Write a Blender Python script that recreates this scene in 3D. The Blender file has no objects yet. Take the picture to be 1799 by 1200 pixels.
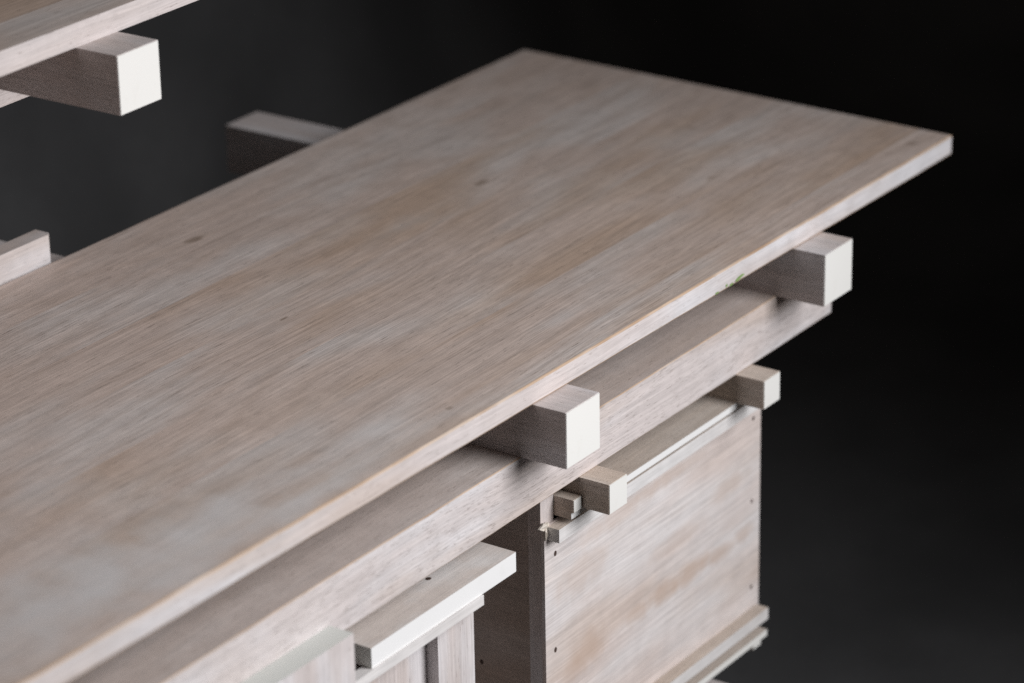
import bpy, bmesh, math, random
from mathutils import Matrix, Vector
random.seed(7)
sc = bpy.context.scene
C = bpy.context.collection

# ---------------------------------------------------------------- camera
cam_d = bpy.data.cameras.new('camera')
cam = bpy.data.objects.new('camera', cam_d); C.objects.link(cam); sc.camera = cam
RIGHT = (0.56475284, -0.82507745, -0.0173619)
UP = (0.32721921, 0.20456373, 0.92254066)
FWD = (0.75761588, 0.5266886, -0.38550914)
m = Matrix.Identity(4)
for i in range(3):
    m[i][0] = RIGHT[i]; m[i][1] = UP[i]; m[i][2] = -FWD[i]
m.translation = (-2.3626809, -1.18046198, 0.90865624)
cam.matrix_world = m
cam_d.sensor_width = 36; cam_d.sensor_fit = 'HORIZONTAL'
cam_d.lens = 5683.9146 / 1799 * 36
cam_d.clip_end = 100; cam_d.clip_start = 0.05
cam_d.dof.use_dof = True
cam_d.dof.focus_distance = 2.37
cam_d.dof.aperture_fstop = 4.1
cam_d.dof.aperture_blades = 9

# ---------------------------------------------------------------- light
world = bpy.data.worlds.new('World'); sc.world = world; world.use_nodes = True
bg = world.node_tree.nodes['Background']
bg.inputs[0].default_value = (1.0, 0.90, 0.82, 1); bg.inputs[1].default_value = 0.032

def area(name, loc, target, sx, sy, power, col):
    d = bpy.data.lights.new(name, 'AREA'); d.shape = 'RECTANGLE'; d.size = sx; d.size_y = sy
    d.energy = power; d.color = col
    o = bpy.data.objects.new(name, d); C.objects.link(o)
    o.location = loc
    o.rotation_euler = (Vector(target) - Vector(loc)).to_track_quat('-Z', 'Y').to_euler()
    return o
key = area('studio_softbox', (-0.15, -1.42, 0.80), (-1.14, 0.22, -0.02), 0.90, 1.3, 18.0, (0.985, 0.985, 1.0))
key.data.spread = math.radians(103)   # softbox with a grid: the light falls off to the sides

sc.view_settings.view_transform = 'Standard'
sc.view_settings.look = 'None'
sc.view_settings.exposure = 0
sc.view_settings.gamma = 1
sc.cycles.use_denoising = False      # keep the fine grain crisp; what noise is left reads as film grain
sc.cycles.use_adaptive_sampling = False
sc.cycles.max_bounces = 6
sc.cycles.diffuse_bounces = 4
sc.cycles.caustics_reflective = False
sc.cycles.sample_clamp_indirect = 4

# ---------------------------------------------------------------- materials
class NT:
    def __init__(s, name):
        s.mat = bpy.data.materials.new(name); s.mat.use_nodes = True
        s.t = s.mat.node_tree; s.b = s.t.nodes['Principled BSDF']
    def n(s, typ, **kw):
        nd = s.t.nodes.new(typ)
        for k, v in kw.items(): setattr(nd, k, v)
        return nd
    def link(s, a, b): s.t.links.new(a, b)
    def setin(s, sock, v):
        if hasattr(v, 'is_output'): s.link(v, sock)
        else: sock.default_value = v
    def math(s, op, a, b=0.0, clamp=False):
        nd = s.n('ShaderNodeMath', operation=op, use_clamp=clamp)
        s.setin(nd.inputs[0], a); s.setin(nd.inputs[1], b); return nd.outputs[0]
    def vscale(s, vec, sc3, off=(0, 0, 0)):
        nd = s.n('ShaderNodeVectorMath', operation='MULTIPLY_ADD')
        s.link(vec, nd.inputs[0]); nd.inputs[1].default_value = sc3
        s.setin(nd.inputs[2], off); return nd.outputs[0]
    def noise(s, vec, detail=3, rough=0.5, dist=0.0):
        nd = s.n('ShaderNodeTexNoise'); s.link(vec, nd.inputs['Vector'])
        nd.inputs['Scale'].default_value = 1; nd.inputs['Detail'].default_value = detail
        nd.inputs['Roughness'].default_value = rough; nd.inputs['Distortion'].default_value = dist
        return nd.outputs[0]
    def ramp(s, v, a, b, lo=0.0, hi=1.0):
        nd = s.n('ShaderNodeMapRange', interpolation_type='SMOOTHSTEP')
        s.link(v, nd.inputs[0]); nd.inputs[1].default_value = a; nd.inputs[2].default_value = b
        nd.inputs[3].default_value = lo; nd.inputs[4].default_value = hi; return nd.outputs[0]
    def mix(s, fac, a, b, blend='MIX'):
        nd = s.n('ShaderNodeMix', data_type='RGBA', blend_type=blend)
        s.setin(nd.inputs[0], fac)
        for sock, v in ((nd.inputs[6], a), (nd.inputs[7], b)):
            if hasattr(v, 'is_output'): s.link(v, sock)
            else: sock.default_value = (*v, 1)
        return nd.outputs[2]

def wood(name, grain='x', base=(0.60, 0.54, 0.525), wash=(0.70, 0.695, 0.72), tan=(0.545, 0.435, 0.365),
         wash_amt=0.75, tan_amt=0.5, pore=0.5, bump=0.25, flame=0.0, spots=(), staves=0.0, speckle=0.0, rough=0.62, fib=1.0,
         bs=(4.0, 24.0), ps=(5.0, 20.0), ring=0.12, ringf=55.0, pdense=0.62, spot_edge=(1.5, 0.6), spot_noise=0, ppl=95, ringk=110.0, ringp=2.5):
    w = NT(name)
    tc = w.n('ShaderNodeTexCoord').outputs['Object']
    sep = w.n('ShaderNodeSeparateXYZ'); w.link(tc, sep.inputs[0])
    com = w.n('ShaderNodeCombineXYZ')
    order = {'x': (0, 1, 2), 'y': (1, 0, 2), 'z': (2, 0, 1)}[grain]
    for i, k in enumerate(order): w.link(sep.outputs[k], com.inputs[i])
    rnd = w.n('ShaderNodeObjectInfo').outputs['Random']
    offv = w.n('ShaderNodeCombineXYZ')
    w.link(w.math('MULTIPLY', rnd, 13.7), offv.inputs[0]); w.link(w.math('MULTIPLY', rnd, 7.1), offv.inputs[1])
    w.link(w.math('MULTIPLY', rnd, 3.3), offv.inputs[2])
    add = w.n('ShaderNodeVectorMath', operation='ADD'); w.link(com.outputs[0], add.inputs[0]); w.link(offv.outputs[0], add.inputs[1])
    v0 = add.outputs[0]
    # gentle wander of the grain
    wn = w.n('ShaderNodeTexNoise'); w.link(w.vscale(v0, (2.2, 7, 7)), wn.inputs['Vector']); wn.inputs['Scale'].default_value = 1
    wn.inputs['Detail'].default_value = 2
    wsub = w.n('ShaderNodeVectorMath', operation='SUBTRACT'); w.link(wn.outputs['Color'], wsub.inputs[0]); wsub.inputs[1].default_value = (0.5, 0.5, 0.5)
    wm = w.n('ShaderNodeVectorMath', operation='MULTIPLY_ADD'); w.link(wsub.outputs[0], wm.inputs[0]); wm.inputs[1].default_value = (0, 0.022, 0.022); w.link(v0, wm.inputs[2])
    v = wm.outputs[0]
    if staves > 0:   # edge-glued strips: every strip shifts the pattern and its tone
        sp = w.n('ShaderNodeSeparateXYZ'); w.link(v0, sp.inputs[0])
        idx = w.math('FLOOR', w.math('DIVIDE', sp.outputs[1], staves))
        wh = w.n('ShaderNodeTexWhiteNoise', noise_dimensions='1D'); w.link(idx, wh.inputs['W'])
        stv = wh.outputs['Value']
        c2 = w.n('ShaderNodeCombineXYZ'); w.link(w.math('MULTIPLY', stv, 5.0), c2.inputs[0])
        a2 = w.n('ShaderNodeVectorMath', operation='ADD'); w.link(v, a2.inputs[0]); w.link(c2.outputs[0], a2.inputs[1]); v = a2.outputs[0]
    broad = w.noise(w.vscale(v, (bs[0], bs[1], bs[1])), 3, 0.5)
    patch = w.noise(w.vscale(v, (ps[0], ps[1], ps[1]), (3, 1, 2)), 3, 0.5)
    streak = w.noise(w.vscale(v, (5, 300, 300)), 5, 0.62)
    # growth-ring figure: bands that follow the grain and close into long arches where the field turns
    fld = w.noise(w.vscale(v, (1.6, 7.5, 7.5), (2, 6, 4)), 1, 0.4)
    sp3 = w.n('ShaderNodeSeparateXYZ'); w.link(v, sp3.inputs[0])
    ph = w.math('ADD', w.math('MULTIPLY', fld, ringf), w.math('MULTIPLY', sp3.outputs[1], ringk))
    ringv = w.math('ADD', w.math('MULTIPLY', w.math('SINE', ph), 0.5), 0.5)
    ringv = w.math('POWER', ringv, ringp)
    fine = w.noise(w.vscale(v, (14, 850, 850)), 4, 0.65)
    pores = w.noise(w.vscale(v, (ppl, 1050, 1050), (5, 5, 5)), 2, 0.6)
    mott = w.noise(w.vscale(v, (60, 60, 60)), 4, 0.6)
    col = w.mix(w.math('MULTIPLY', w.ramp(patch, 0.40, 0.68), wash_amt), base, wash)
    col = w.mix(w.math('MULTIPLY', w.ramp(broad, 0.48, 0.72), tan_amt), col, tan)
    col = w.mix(w.math('MULTIPLY', ringv, ring), col, tuple(c * 0.72 for c in tan))
    if flame > 0:
        fl = w.noise(w.vscale(v, (5.0, 17, 17), (9, 4, 1)), 2, 0.45, 0.2)
        col = w.mix(w.math('MULTIPLY', w.ramp(fl, 0.55, 0.64), flame), col, tan)
    if staves > 0:
        col = w.mix(1.0, col, w.mix(stv, (0.965, 0.965, 0.965), (1.03, 1.03, 1.03)), 'MULTIPLY')
    g = w.ramp(streak, 0.28, 0.72, 1 - 0.055 * fib, 1 + 0.04 * fib)
    g = w.math('MULTIPLY', g, w.ramp(fine, 0.25, 0.75, 1 - 0.13 * fib, 1 + 0.11 * fib))
    g = w.math('MULTIPLY', g, w.ramp(mott, 0.3, 0.7, 0.96, 1.04))
    gc = w.n('ShaderNodeCombineColor'); 
    for i in range(3): w.link(g, gc.inputs[i])
    col = w.mix(1.0, col, gc.outputs[0], 'MULTIPLY')
    pm = w.math('MULTIPLY', w.ramp(pores, pdense, pdense + 0.10), pore)
    col = w.mix(pm, col, (0.21, 0.165, 0.14))
    if speckle > 0:
        sn = w.n('ShaderNodeTexNoise'); w.link(tc, sn.inputs['Vector']); sn.inputs['Scale'].default_value = 750; sn.inputs['Detail'].default_value = 2
        col = w.mix(w.math('MULTIPLY', w.ramp(sn.outputs[0], 0.45, 0.75), speckle), col, (0.23, 0.17, 0.12))
        col = w.mix(w.math('MULTIPLY', w.ramp(sn.outputs[0], 0.42, 0.25), speckle * 0.6), col, (0.66, 0.60, 0.52))
    hi_, lo_ = spot_edge
    for (sx, sy, sz, rx, ry, amt, scol) in spots:    # knots, old stains and paler patches with their own place on the board
        dv = w.n('ShaderNodeVectorMath', operation='SUBTRACT'); w.link(tc, dv.inputs[0]); dv.inputs[1].default_value = (sx, sy, sz)
        sd = w.n('ShaderNodeVectorMath', operation='MULTIPLY'); w.link(dv.outputs[0], sd.inputs[0]); sd.inputs[1].default_value = (1 / rx, 1 / ry, 1 / ry)
        ln = w.n('ShaderNodeVectorMath', operation='LENGTH'); w.link(sd.outputs[0], ln.inputs[0])
        nn = w.n('ShaderNodeTexNoise'); w.link(tc, nn.inputs['Vector']); nn.inputs['Scale'].default_value = spot_noise or (160 if rx < 0.045 else 26); nn.inputs['Detail'].default_value = 4
        dist = w.math('ADD', ln.outputs['Value'], w.math('MULTIPLY', nn.outputs[0], 1.1))
        col = w.mix(w.math('MULTIPLY', w.ramp(dist, hi_ + (0.15 if rx < 0.02 else 0), 0.9 if rx < 0.02 else lo_), amt), col, scol)
    w.link(col, w.b.inputs['Base Color'])
    w.b.inputs['Roughness'].default_value = rough
    w.b.inputs['Specular IOR Level'].default_value = 0.3
    h = w.math('ADD', w.math('MULTIPLY', fine, 0.6), w.math('MULTIPLY', streak, 0.5))
    h = w.math('SUBTRACT', h, w.math('MULTIPLY', pm, 0.8))
    bp = w.n('ShaderNodeBump'); bp.inputs['Strength'].default_value = bump; bp.inputs['Distance'].default_value = 0.0006
    w.link(h, bp.inputs['Height']); w.link(bp.outputs[0], w.b.inputs['Normal'])
    return w.mat

def paint(name, col, dirt=(0.62, 0.60, 0.54), bump=0.15):
    w = NT(name)
    tc = w.n('ShaderNodeTexCoord').outputs['Object']
    n1 = w.noise(w.vscale(tc, (60, 60, 60)), 4, 0.6); n2 = w.noise(w.vscale(tc, (700, 700, 700)), 2, 0.5)
    c = w.mix(w.ramp(n1, 0.55, 0.85, 0, 0.35), col, dirt)
    w.link(c, w.b.inputs['Base Color']); w.b.inputs['Roughness'].default_value = 0.5
    w.b.inputs['Specular IOR Level'].default_value = 0.35
    bp = w.n('ShaderNodeBump'); bp.inputs['Strength'].default_value = bump; bp.inputs['Distance'].default_value = 0.0004
    w.link(n2, bp.inputs['Height']); w.link(bp.outputs[0], w.b.inputs['Normal'])
    return w.mat

def plain(name, col, rough=0.8):
    w = NT(name)
    tc = w.n('ShaderNodeTexCoord').outputs['Object']
    n1 = w.noise(w.vscale(tc, (300, 300, 300)), 3, 0.6)
    c = w.mix(w.ramp(n1, 0.3, 0.7), tuple(x * 0.8 for x in col), tuple(min(1, x * 1.2) for x in col))
    w.link(c, w.b.inputs['Base Color']); w.b.inputs['Roughness'].default_value = rough
    return w.mat

KN = (0.17, 0.115, 0.075)
PLY = [(-0.4566, -0.2678, 0.022, 0.01, 0.5), (-0.4187, -0.2643, 0.03, 0.012, 0.6), (-0.3755, -0.2640, 0.034, 0.012, 0.65), (-0.3340, -0.2657, 0.03, 0.011, 0.55), (-0.2951, -0.2643, 0.02, 0.009, 0.45), (-0.5259, -0.2668, 0.028, 0.018, 0.65), (-0.5499, -0.2756, 0.025, 0.013, 0.45), (-0.3548, -0.1527, 0.07, 0.007, 0.45), (-0.4146, -0.1664, 0.07, 0.008, 0.4), (-0.4846, -0.1699, 0.07, 0.011, 0.4), (-0.3187, -0.2120, 0.035, 0.011, 0.35), (-0.5367, -0.1988, 0.045, 0.018, 0.4), (-0.3974, -0.2280, 0.06, 0.01, 0.3)]
M = {}
for a in 'xyz':
    M['wood_' + a] = wood('bleached_beech_' + a, a)
    M['raw_' + a] = wood('raw_sawn_beech_' + a, a, base=(0.55, 0.475, 0.415), wash=(0.62, 0.58, 0.54), tan=(0.49, 0.39, 0.31), wash_amt=0.4, pore=0.55, speckle=0.4)
    M['edge_' + a] = wood('worn_edge_beech_' + a, a, base=(0.49, 0.35, 0.245), wash=(0.62, 0.53, 0.46), tan=(0.35, 0.22, 0.135), wash_amt=0.6, tan_amt=0.8, pore=0.3, bs=(14, 40), ps=(18, 50))
M['wash'] = wood('whitewashed_beech', 'x', base=(0.69, 0.665, 0.655), wash=(0.745, 0.735, 0.735), tan=(0.63, 0.57, 0.53), tan_amt=0.3, pore=0.15)
M['rail_top'] = wood('browner_rail_top', 'x', base=(0.53, 0.455, 0.42), wash=(0.61, 0.565, 0.545), tan=(0.46, 0.37, 0.315), wash_amt=0.6, pore=0.7, speckle=0.2)  # upper face of the front rail, browner and more speckled than its sides
M['rail'] = wood('sawn_rail_beech', 'x', wash_amt=0.85, tan_amt=0.5, pore=0.42, pdense=0.585, bump=0.6, ring=0.12, fib=1.2)
PALE = (0.66, 0.65, 0.655)  # tone of the paler tabletop patches, largest at the near left
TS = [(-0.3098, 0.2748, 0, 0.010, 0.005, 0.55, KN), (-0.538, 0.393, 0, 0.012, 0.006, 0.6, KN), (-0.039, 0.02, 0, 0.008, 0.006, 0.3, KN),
      (-0.63, 0.23, 0, 0.006, 0.0013, 0.7, KN), (-0.70, 0.03, 0, 0.004, 0.003, 0.4, KN), (-0.2, 0.12, 0, 0.006, 0.004, 0.35, KN), (-0.1, 0.2, 0, 0.005, 0.004, 0.3, KN), (-1.0709, 0.0656, 0, 0.24, 0.08, 0.75, PALE), (-0.9648, 0.0451, 0, 0.19, 0.06, 0.5, PALE), (-0.7639, 0.0555, 0, 0.12, 0.022, 0.45, PALE), (-0.8728, 0.0250, 0, 0.16, 0.025, 0.5, PALE), (-0.9668, 0.1738, 0, 0.1, 0.035, 0.35, PALE), (-0.1414, 0.1942, 0, 0.06, 0.03, 0.35, PALE), (-0.4308, 0.2707, 0, 0.06, 0.02, 0.3, PALE), (-0.5229, 0.0569, 0, 0.05, 0.012, 0.3, PALE)]
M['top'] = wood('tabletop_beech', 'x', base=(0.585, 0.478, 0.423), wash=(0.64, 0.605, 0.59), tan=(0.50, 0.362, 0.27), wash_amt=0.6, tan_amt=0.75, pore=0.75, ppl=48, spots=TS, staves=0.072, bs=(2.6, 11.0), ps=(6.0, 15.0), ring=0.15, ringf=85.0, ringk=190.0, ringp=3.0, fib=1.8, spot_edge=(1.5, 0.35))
PT = (0.51, 0.375, 0.295)
PS = []
for (wx, wz, rx, rz, am) in PLY: PS.append((wx + 0.4266, -0.0013, wz + 0.2490, rx, rz, am, PT))
M['ply'] = wood('plywood_face', 'x', base=(0.65, 0.565, 0.53), wash=(0.73, 0.71, 0.715), tan=(0.58, 0.455, 0.375), wash_amt=0.7, tan_amt=0.4, pore=0.15, flame=0.0, bump=0.35, fib=1.35, bs=(5.0, 22.0), ring=0.06, spots=PS, spot_edge=(1.75, 0.75), spot_noise=55)
M['side'] = wood('cabinet_side_wood', 'y', base=(0.42, 0.34, 0.295), wash=(0.48, 0.42, 0.385), tan=(0.36, 0.27, 0.21), pore=0.4)
M['paint'] = paint('ivory_painted_wood', (0.775, 0.765, 0.735))
M['paint_white'] = paint('white_painted_wood', (0.82, 0.815, 0.81), dirt=(0.70, 0.69, 0.67))
M['pale'] = wood('pale_rubbed_top', 'x', base=(0.66, 0.59, 0.545), wash=(0.73, 0.705, 0.69), tan=(0.56, 0.455, 0.385), wash_amt=0.8, tan_amt=0.6, pore=0.3, bs=(16, 30), ps=(18, 34), fib=0.7, ring=0.03, speckle=0.12)
M['paint_grey'] = paint('grey_white_painted_wood', (0.74, 0.75, 0.71))
M['post_paint'] = paint('grey_painted_post_end', (0.60, 0.615, 0.585))
M['hole'] = plain('dark_screw_hole', (0.055, 0.03, 0.022), 0.7)
M['green'] = plain('green_paint', (0.20, 0.30, 0.10), 0.7)
M['splinter'] = wood('torn_splinter_wood', 'x', base=(0.62, 0.56, 0.49), wash=(0.70, 0.67, 0.63), tan=(0.50, 0.40, 0.30), pore=0.2)

# ---------------------------------------------------------------- builders
def link_mesh(name, bm, mats, parent, origin):
    bmesh.ops.translate(bm, verts=bm.verts, vec=-Vector(origin))
    me = bpy.data.meshes.new(name); bm.to_mesh(me); bm.free()
    for mt in mats: me.materials.append(mt)
    o = bpy.data.objects.new(name, me); C.objects.link(o)
    o.location = origin
    if parent is not None:
        o.parent = parent
        o.location = Vector(origin) - WORLD[parent.name]
    WORLD[o.name] = Vector(origin)
    return o
WORLD = {}

def solid(name, verts8, mats, parent, faces=None, r=0.0007, edge=True, wob=0.0):
    """bevelled six-sided solid. verts8: bottom 4 then top 4, counter-clockwise from above.
    mats: list of materials, [0] body, [1] worn arris; faces: {'+x': slot ...} picks slots for single faces"""
    bm = bmesh.new()
    vs = [bm.verts.new(p) for p in verts8]
    fdef = {'-z': (3, 2, 1, 0), '+z': (4, 5, 6, 7), '-y': (0, 1, 5, 4), '+x': (1, 2, 6, 5), '+y': (2, 3, 7, 6), '-x': (3, 0, 4, 7)}
    for k, ix in fdef.items():
        f = bm.faces.new([vs[i] for i in ix]); f.material_index = (faces or {}).get(k, 0)
    if wob > 0:      # hand-planed: long edges wander by a fraction of a millimetre
        le = [e for e in bm.edges if abs(e.verts[0].co.x - e.verts[1].co.x) > 0.6]
        bmesh.ops.subdivide_edges(bm, edges=le, cuts=160, use_grid_fill=True)
        for vtx in bm.verts:
            k = vtx.co.x * 40 + vtx.co.z * 900 + vtx.co.y * 300
            vtx.co.y += wob * (0.5 * math.sin(k * 0.37) + 0.35 * math.sin(k * 1.13 + 1) + random.uniform(-0.25, 0.25))
            vtx.co.z += wob * (0.4 * math.sin(k * 0.53 + 2) + random.uniform(-0.3, 0.3))
    if r > 0:
        sharp = [e for e in bm.edges if len(e.link_faces) == 2 and e.calc_face_angle() > 0.5]
        res = bmesh.ops.bevel(bm, geom=sharp, offset=r, segments=2, profile=0.5, affect='EDGES', clamp_overlap=True)
        for f in res['faces']:
            f.material_index = 1 if edge else 0
            f.smooth = True
    c = sum((Vector(p) for p in verts8), Vector()) / 8
    if name == 'tabletop': c = Vector((0, 0, 0))
    return link_mesh(name, bm, mats, parent, c)

def box(name, x0, x1, y0, y1, z0, z1, grain, parent, face='wood', faces=None, extra=(), r=0.0007, edge=True, body=None, wob=0.0):
    mats = [body or M[face + '_' + grain], M['edge_' + grain]] + list(extra)
    v = [(x0, y0, z0), (x1, y0, z0), (x1, y1, z0), (x0, y1, z0), (x0, y0, z1), (x1, y0, z1), (x1, y1, z1), (x0, y1, z1)]
    return solid(name, v, mats, parent, faces, r, edge, wob)

def empty(name, loc):
    o = bpy.data.objects.new(name, None); C.objects.link(o); o.location = loc; o.empty_display_size = 0.1
    WORLD[name] = Vector(loc); return o

def painted_end(x0, x1, y, z0, z1, parent, side=-1, mat='paint'):
    """thin coat of paint over the end grain facing the front (side -1) or the back (side +1)"""
    t = 0.0006
    ya, yb = (y - t, y + 0.0003) if side < 0 else (y - 0.0003, y + t)
    return box('painted_end', x0 + 0.0004, x1 - 0.0004, ya, yb, z0 + 0.0004, z1 - 0.0004, 'x', parent, body=M[mat], r=0.0002, edge=False)

# ---------------------------------------------------------------- setting: dark studio floor and backdrop
FLOOR = -0.70
def backdrop_mat(name, col, sc1):
    w = NT(name)
    tc = w.n('ShaderNodeTexCoord').outputs['Object']
    n1 = w.noise(w.vscale(tc, (sc1, sc1, sc1 * 0.8)), 3, 0.5); n2 = w.noise(w.vscale(tc, (90, 90, 90)), 3, 0.6)
    c = w.mix(w.ramp(n1, 0.3, 0.7), tuple(x * 0.74 for x in col), tuple(x * 1.26 for x in col))
    c = w.mix(w.ramp(n2, 0.3, 0.7, 0, 0.3), c, tuple(x * 0.7 for x in col))
    w.link(c, w.b.inputs['Base Color']); w.b.inputs['Roughness'].default_value = 0.95
    w.b.inputs['Specular IOR Level'].default_value = 0.1
    return w.mat
bm = bmesh.new()
prof = [(-6.0, FLOOR), (0.80, FLOOR)]
for k in range(1, 13):
    a = math.pi / 2 * k / 12
    prof.append((0.80 + 0.45 * math.sin(a), FLOOR + 0.45 * (1 - math.cos(a))))
prof.append((1.25, 3.5))
rows = [[bm.verts.new((x, y, z)) for y, z in prof] for x in (-6.0, 9.0)]
for i in range(len(prof) - 1):
    f = bm.faces.new((rows[0][i], rows[1][i], rows[1][i + 1], rows[0][i + 1])); f.smooth = True
bdrop = link_mesh('backdrop', bm, [backdrop_mat('charcoal_backdrop_cloth', (0.096, 0.096, 0.099), 3.2)], None, (0, 0, 0))
bdrop['kind'] = 'structure'
bdrop['label'] = 'dark charcoal studio backdrop sweeping from floor to wall behind the sideboard'
bdrop['category'] = 'backdrop'

# ---------------------------------------------------------------- the sideboard
SB = empty('sideboard', (-0.9, 0.23, FLOOR))
SB['label'] = 'bleached beech sideboard of stacked boards and beams with white painted ends'
SB['category'] = 'sideboard'

T = 0.0174; ZB = -0.0611; ZRB = -0.1071; YB = 0.0179; YBACK = 0.5818; XL = -2.0
BY = -0.0096; BX = 0.0106
# tabletop (set a hair askew on its beams)
tv = []
for z in (-T, 0):
    tv += [(XL, BY * XL, z), (0, 0, z), (BX, 0.45, z), (XL + BX, 0.45 + BY * XL, z)]
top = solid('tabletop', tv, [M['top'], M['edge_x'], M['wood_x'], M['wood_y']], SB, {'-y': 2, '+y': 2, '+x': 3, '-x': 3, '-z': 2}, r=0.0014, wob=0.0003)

def cross_beam(x0, x1, y0, y1, z0, z1, body='wood'):
    b = box('cross_beam', x0, x1, y0, y1, z0, z1, 'y', SB, body)
    painted_end(x0, x1, y0, z0, z1, b, -1); painted_end(x0, x1, y1, z0, z1, b, 1)
    return b
cross_beam(-0.6309, -0.5873, -0.0212, YBACK, ZB, -T)
cross_beam(-0.2665, -0.2222, -0.0253, YBACK, ZB, -T)
cross_beam(-1.80, -1.7564, -0.022, YBACK, ZB, -T)
# long rails
fr = box('front_rail', -1.9, -0.1746, YB, YB + 0.075, ZRB, ZB, 'x', SB, body=M['rail'], faces={'+z': 2}, extra=(M['rail_top'],), wob=0.0003)
br = box('back_rail', -1.9, -0.1746, 0.40, 0.444, ZRB, ZB, 'x', SB, body=M['rail'])
# upstand rail lying on the beams behind the tabletop, its corner cut to raw wood
def ql(x, d): return (x, 0.4586 + d + BY * (x + 0.63))
bm = bmesh.new()
pts = [ql(-1.75, 0), ql(-0.6332, 0), ql(-0.63, 0.0030), ql(-0.63, 0.0166), ql(-1.75, 0.0166)]
lo = [bm.verts.new((x, y, -T)) for x, y in pts]; hi = [bm.verts.new((x, y, 0.022)) for x, y in pts]
bm.faces.new(lo[::-1]); bm.faces.new(hi)
for i in range(5):
    f = bm.faces.new((lo[i], lo[(i + 1) % 5], hi[(i + 1) % 5], hi[i])); f.material_index = 1 if i == 1 else 0
bmesh.ops.bevel(bm, geom=[e for e in bm.edges], offset=0.0005, segments=1, affect='EDGES')
link_mesh('upstand_rail', bm, [M['wood_x'], M['edge_z']], SB, (-1.2, 0.466, 0.002))

# ---- upper shelf
ZU0, ZU1, ZUB = 0.2408, 0.2581, 0.1977
us = box('upper_shelf', XL, -0.50, 0.2842, 0.66, ZU0, ZU1, 'x', SB, body=M['top'], faces={'-y': 2, '+y': 2, '-z': 2}, extra=(M['wood_x'],))
us['label'] = 'raised shelf board on a painted-end beam at the back of the sideboard'
cross_beam(-0.7761, -0.7326, 0.2474, 0.70, ZUB, ZU0)
cross_beam(-1.74, -1.6965, 0.2474, 0.70, ZUB, ZU0)
box('shelf_rail', -1.9, -0.66, 0.4288, 0.4728, 0.1517, ZUB, 'x', SB, body=M['rail'])
for x in (-1.30, -1.70):
    p = box('upright', x, x + 0.044, 0.4780, 0.5220, ZB - 0.2, 0.1975, 'z', SB)

# ---- right cabinet under the rail
ZF = -0.1314
F = box('small_beam', -0.5548, -0.5305, -0.0078, 0.40, ZF, ZRB, 'y', SB, 'raw')
painted_end(-0.5548, -0.5305, -0.0078, ZF, ZRB, F)
G = box('small_beam', -0.3288, -0.3040, -0.0074, 0.40, ZF, ZRB, 'y', SB, 'raw')
painted_end(-0.3288, -0.3040, -0.0074, ZF, ZRB, G)
box('top_plate', -0.567, -0.295, 0.0174, 0.40, -0.1368, ZF, 'x', SB, 'raw', faces={'-y': 2, '-x': 3}, extra=(M['paint_white'], M['raw_y']), r=0.0004, edge=False)
blk = box('peg_block', -0.567, -0.5567, 0.0157, 0.0435, ZF + 0.0001, -0.1208, 'y', SB, 'raw', r=0.0004)
painted_end(-0.567, -0.5567, 0.0157, ZF, -0.1208, blk)
XC0, XC1 = -0.5848, -0.2684
ZK0, ZK1 = -0.3635, -0.3578
box('stile', XC0, XC0 + 0.0172, 0.0330, 0.0442, ZK1, ZRB - 0.0003, 'z', SB)
box('stile', XC1 - 0.0172, XC1, 0.0330, 0.0442, ZK1, -0.1370, 'z', SB)
sp = box('side_panel', XC0 + 0.0003, XC0 + 0.015, 0.0444, 0.40, ZK1, ZRB - 0.0003, 'y', SB, body=M['side'])
box('side_panel', XC1 - 0.015, XC1, 0.0444, 0.40, ZK1, -0.1370, 'y', SB, body=M['side'])
box('back_panel', XC0 + 0.0152, XC1 - 0.0152, 0.394, 0.400, ZK1, -0.1370, 'x', SB, body=M['side'])
# plywood front with a torn upper left corner
fp = box('front_panel', XC0, XC1, 0.0298, 0.0329, ZK1 + 0.0002, -0.1404, 'x', SB, body=M['ply'], r=0.0004)
def hole(x, y, z, axis, parent, rad=0.0022, rz=1.2):
    bm = bmesh.new()
    n = 12; rim = []; mid = []; 
    for k in range(n):
        a = 2 * math.pi * k / n
        ca, sa = math.cos(a) * rad, math.sin(a) * rad * rz
        def P(s, d):
            if axis == 'y': return (x + ca * s, y - d, z + sa * s)
            if axis == 'x': return (x - d, y + ca * s, z + sa * s)
            return (x + ca * s, y + sa * s, z + d)
        rim.append(bm.verts.new(P(1.0, 0.00004))); mid.append(bm.verts.new(P(0.72, 0.00018)))
    for k in range(n):
        bm.faces.new((rim[k], rim[(k + 1) % n], mid[(k + 1) % n], mid[k]))
    bm.faces.new(mid)
    bmesh.ops.recalc_face_normals(bm, faces=bm.faces)
    link_mesh('screw_hole', bm, [M['hole']], parent, (x, y, z))
for hx, hz in ((-0.5705, -0.1664), (-0.5719, -0.2469), (-0.2802, -0.1661), (-0.2813, -0.2399), (-0.2805, -0.3193), (-0.5722, -0.330)):
    hole(hx, 0.0298, hz, 'y', fp, 0.0019 if hx < -0.4 else 0.0017)
hole(XC0 + 0.0003, 0.0895, -0.2687, 'x', sp, 0.0017)
# battens on the panel
b1 = box('batten', -0.5804, -0.285, 0.0194, 0.0297, -0.1514, -0.1404, 'x', SB, body=M['wash'], faces={'+z': 2, '-x': 3}, extra=(M['raw_x'], M['paint_white']), r=0.0004)
b2 = box('batten', -0.580, -0.2721, 0.0180, 0.0297, -0.3492, -0.3388, 'x', SB, body=M['wash'], faces={'+z': 2}, extra=(M['raw_x'],), r=0.0005)
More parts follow.
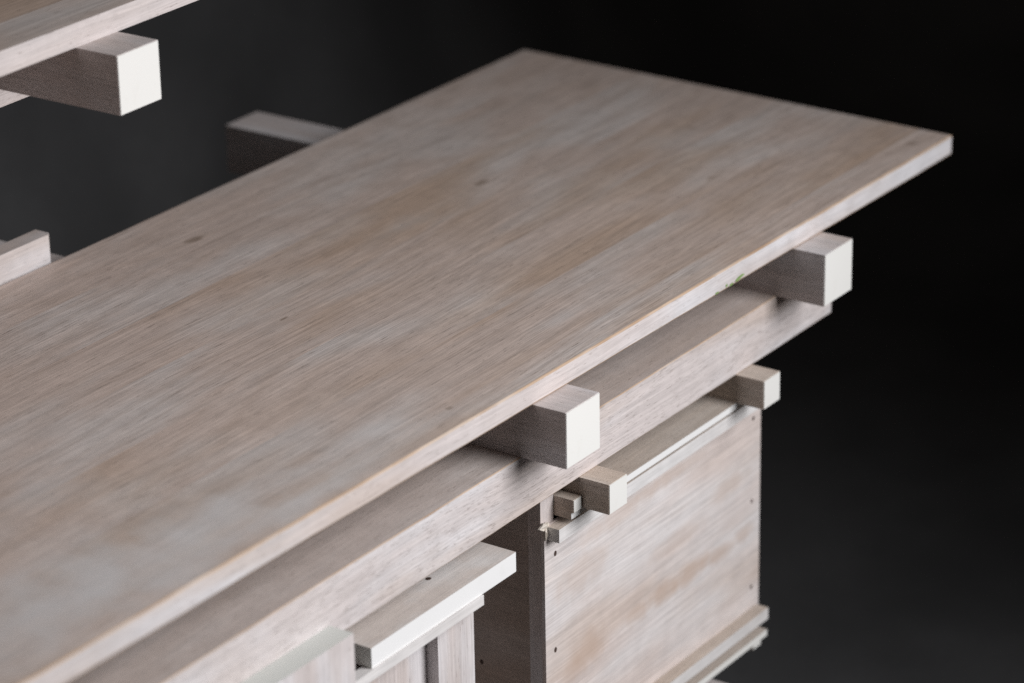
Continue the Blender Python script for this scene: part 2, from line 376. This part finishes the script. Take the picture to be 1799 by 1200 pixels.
# splinters where the plywood tore out
def splinter(pts, th, name='splinter'):
    bm = bmesh.new()
    a = [bm.verts.new((x, 0.0318, z)) for x, z in pts]
    b = [bm.verts.new((x + random.uniform(-.0003, .0003), 0.0318 - th * random.uniform(0.5, 1.3), z + random.uniform(-.0003, .0003))) for x, z in pts]
    n = len(pts)
    bm.faces.new(a); bm.faces.new(b[::-1])
    for i in range(n): bm.faces.new((a[i], b[i], b[(i + 1) % n], a[(i + 1) % n]))
    bmesh.ops.recalc_face_normals(bm, faces=bm.faces)
    link_mesh(name, bm, [M['splinter']], fp, (pts[0][0], 0.031, pts[0][1]))
splinter([(-0.5905, -0.1392), (-0.5868, -0.1378), (-0.5850, -0.1360), (-0.5815, -0.1378), (-0.5790, -0.1372), (-0.5765, -0.1398), (-0.5800, -0.1420), (-0.5832, -0.1440), (-0.5850, -0.1425), (-0.5880, -0.1412)], 0.0028)
splinter([(-0.5850, -0.1415), (-0.5822, -0.1400), (-0.5818, -0.1460), (-0.5836, -0.1500), (-0.5849, -0.1490)], 0.0030)
# bottom plate, peg, lower beams and rails
bp_ = box('bottom_plate', XC0 - 0.004, -0.2746, 0.0174, 0.40, ZK0, ZK1, 'x', SB, 'raw', faces={'-y': 2, '+x': 2}, extra=(M['paint'],), r=0.0004, edge=False)
pg = box('peg_block', -0.288, -0.2750, 0.0235, 0.05, -0.3735, ZK0 - 0.0001, 'y', SB, 'raw', r=0.0005)
painted_end(-0.288, -0.2750, 0.0235, -0.3735, ZK0, pg)
for x in (-0.56, -0.352):
    box('small_beam', x, x + 0.0243, 0.045, 0.40, -0.388, ZK0 - 0.0001, 'y', SB, 'raw')
box('lower_rail', -1.9, -0.326, 0.0184, 0.0624, -0.434, -0.3881, 'x', SB, body=M['rail'])
box('lower_rail', -1.9, -0.326, 0.34, 0.384, -0.434, -0.3881, 'x', SB, body=M['rail'])
for x in (-0.42, -1.86):
    for y in (0.0184, 0.34):
        box('leg', x, x + 0.044, y, y + 0.044, FLOOR, -0.4341, 'z', SB)

# ---- left cabinet: plate, batten, framed door
XN1 = -0.6835
lp = box('top_plate', -0.8152, -0.6404, 0.0170, 0.36, -0.1482, -0.1325, 'x', SB, body=M['pale'], faces={'-y': 2, '-x': 3}, extra=(M['paint_white'], M['paint_grey']), r=0.0005, edge=False)
hole(-0.709, 0.0455, -0.1325, 'z', lp, 0.0026, 0.8)
box('small_beam', -0.80, -0.7757, 0.07, 0.40, -0.1324, ZRB - 0.0001, 'y', SB, 'raw')
box('batten', -1.05, XN1, 0.0155, 0.0249, -0.1561, -0.1483, 'x', SB, body=M['wash'], r=0.0005)
door = box('door', -1.05, XN1 - 0.0442, 0.0352, 0.0440, -0.380, -0.150, 'z', SB, r=0.0004)
box('stile', -0.7277, XN1, 0.0250, 0.0442, -0.3805, -0.1484, 'z', door, body=None)
box('stile', -1.094, -1.05, 0.0250, 0.0442, -0.3805, -0.1484, 'z', door)
box('door_rail', -1.0499, -0.7278, 0.0250, 0.0351, -0.163, -0.1563, 'x', door)
box('door_rail', -1.0499, -0.7278, 0.0250, 0.0351, -0.3805, -0.340, 'x', door)
box('side_panel', XN1 - 0.0152, XN1 - 0.0004, 0.0444, 0.36, -0.3805, -0.1484, 'y', SB)
box('side_panel', -1.094, -1.079, 0.0444, 0.36, -0.3805, -0.1484, 'y', SB, body=M['side'])

# ---- upright plank against the front rail
pk = box('support_plank', -1.10, -0.8588, -0.0026, 0.0177, FLOOR, -0.0957, 'z', SB, faces={'+z': 2}, extra=(M['post_paint'],))
box('support_plank', -1.10, -0.8588, 0.4442, 0.4645, FLOOR, -0.0957, 'z', SB, faces={'+z': 2}, extra=(M['post_paint'],))

# ---- green paint flecks on the tabletop's front edge
def fleck(x, z, w, h):
    bm = bmesh.new(); y = BY * x
    n = 9; a = []; b = []
    for k in range(n):
        t = 2 * math.pi * k / n; r = random.uniform(0.6, 1.15)
        px, pz = x + w * r * math.cos(t), max(z + h * r * math.sin(t) + 0.25 * h * math.cos(t), -T + 0.0005)
        a.append(bm.verts.new((px, y + 0.0001, pz))); b.append(bm.verts.new((px, y - 0.00018, pz)))
    bm.faces.new(b)
    for i in range(n): bm.faces.new((a[i], a[(i + 1) % n], b[(i + 1) % n], b[i]))
    bmesh.ops.recalc_face_normals(bm, faces=bm.faces)
    link_mesh('paint_fleck', bm, [M['green']], top, (x, y, z))
fleck(-0.3497, -0.0142, 0.0070, 0.0020); fleck(-0.362, -0.0158, 0.0035, 0.0012); fleck(-0.369, -0.0145, 0.0018, 0.0012)
fleck(-0.383, -0.0158, 0.0030, 0.0010)
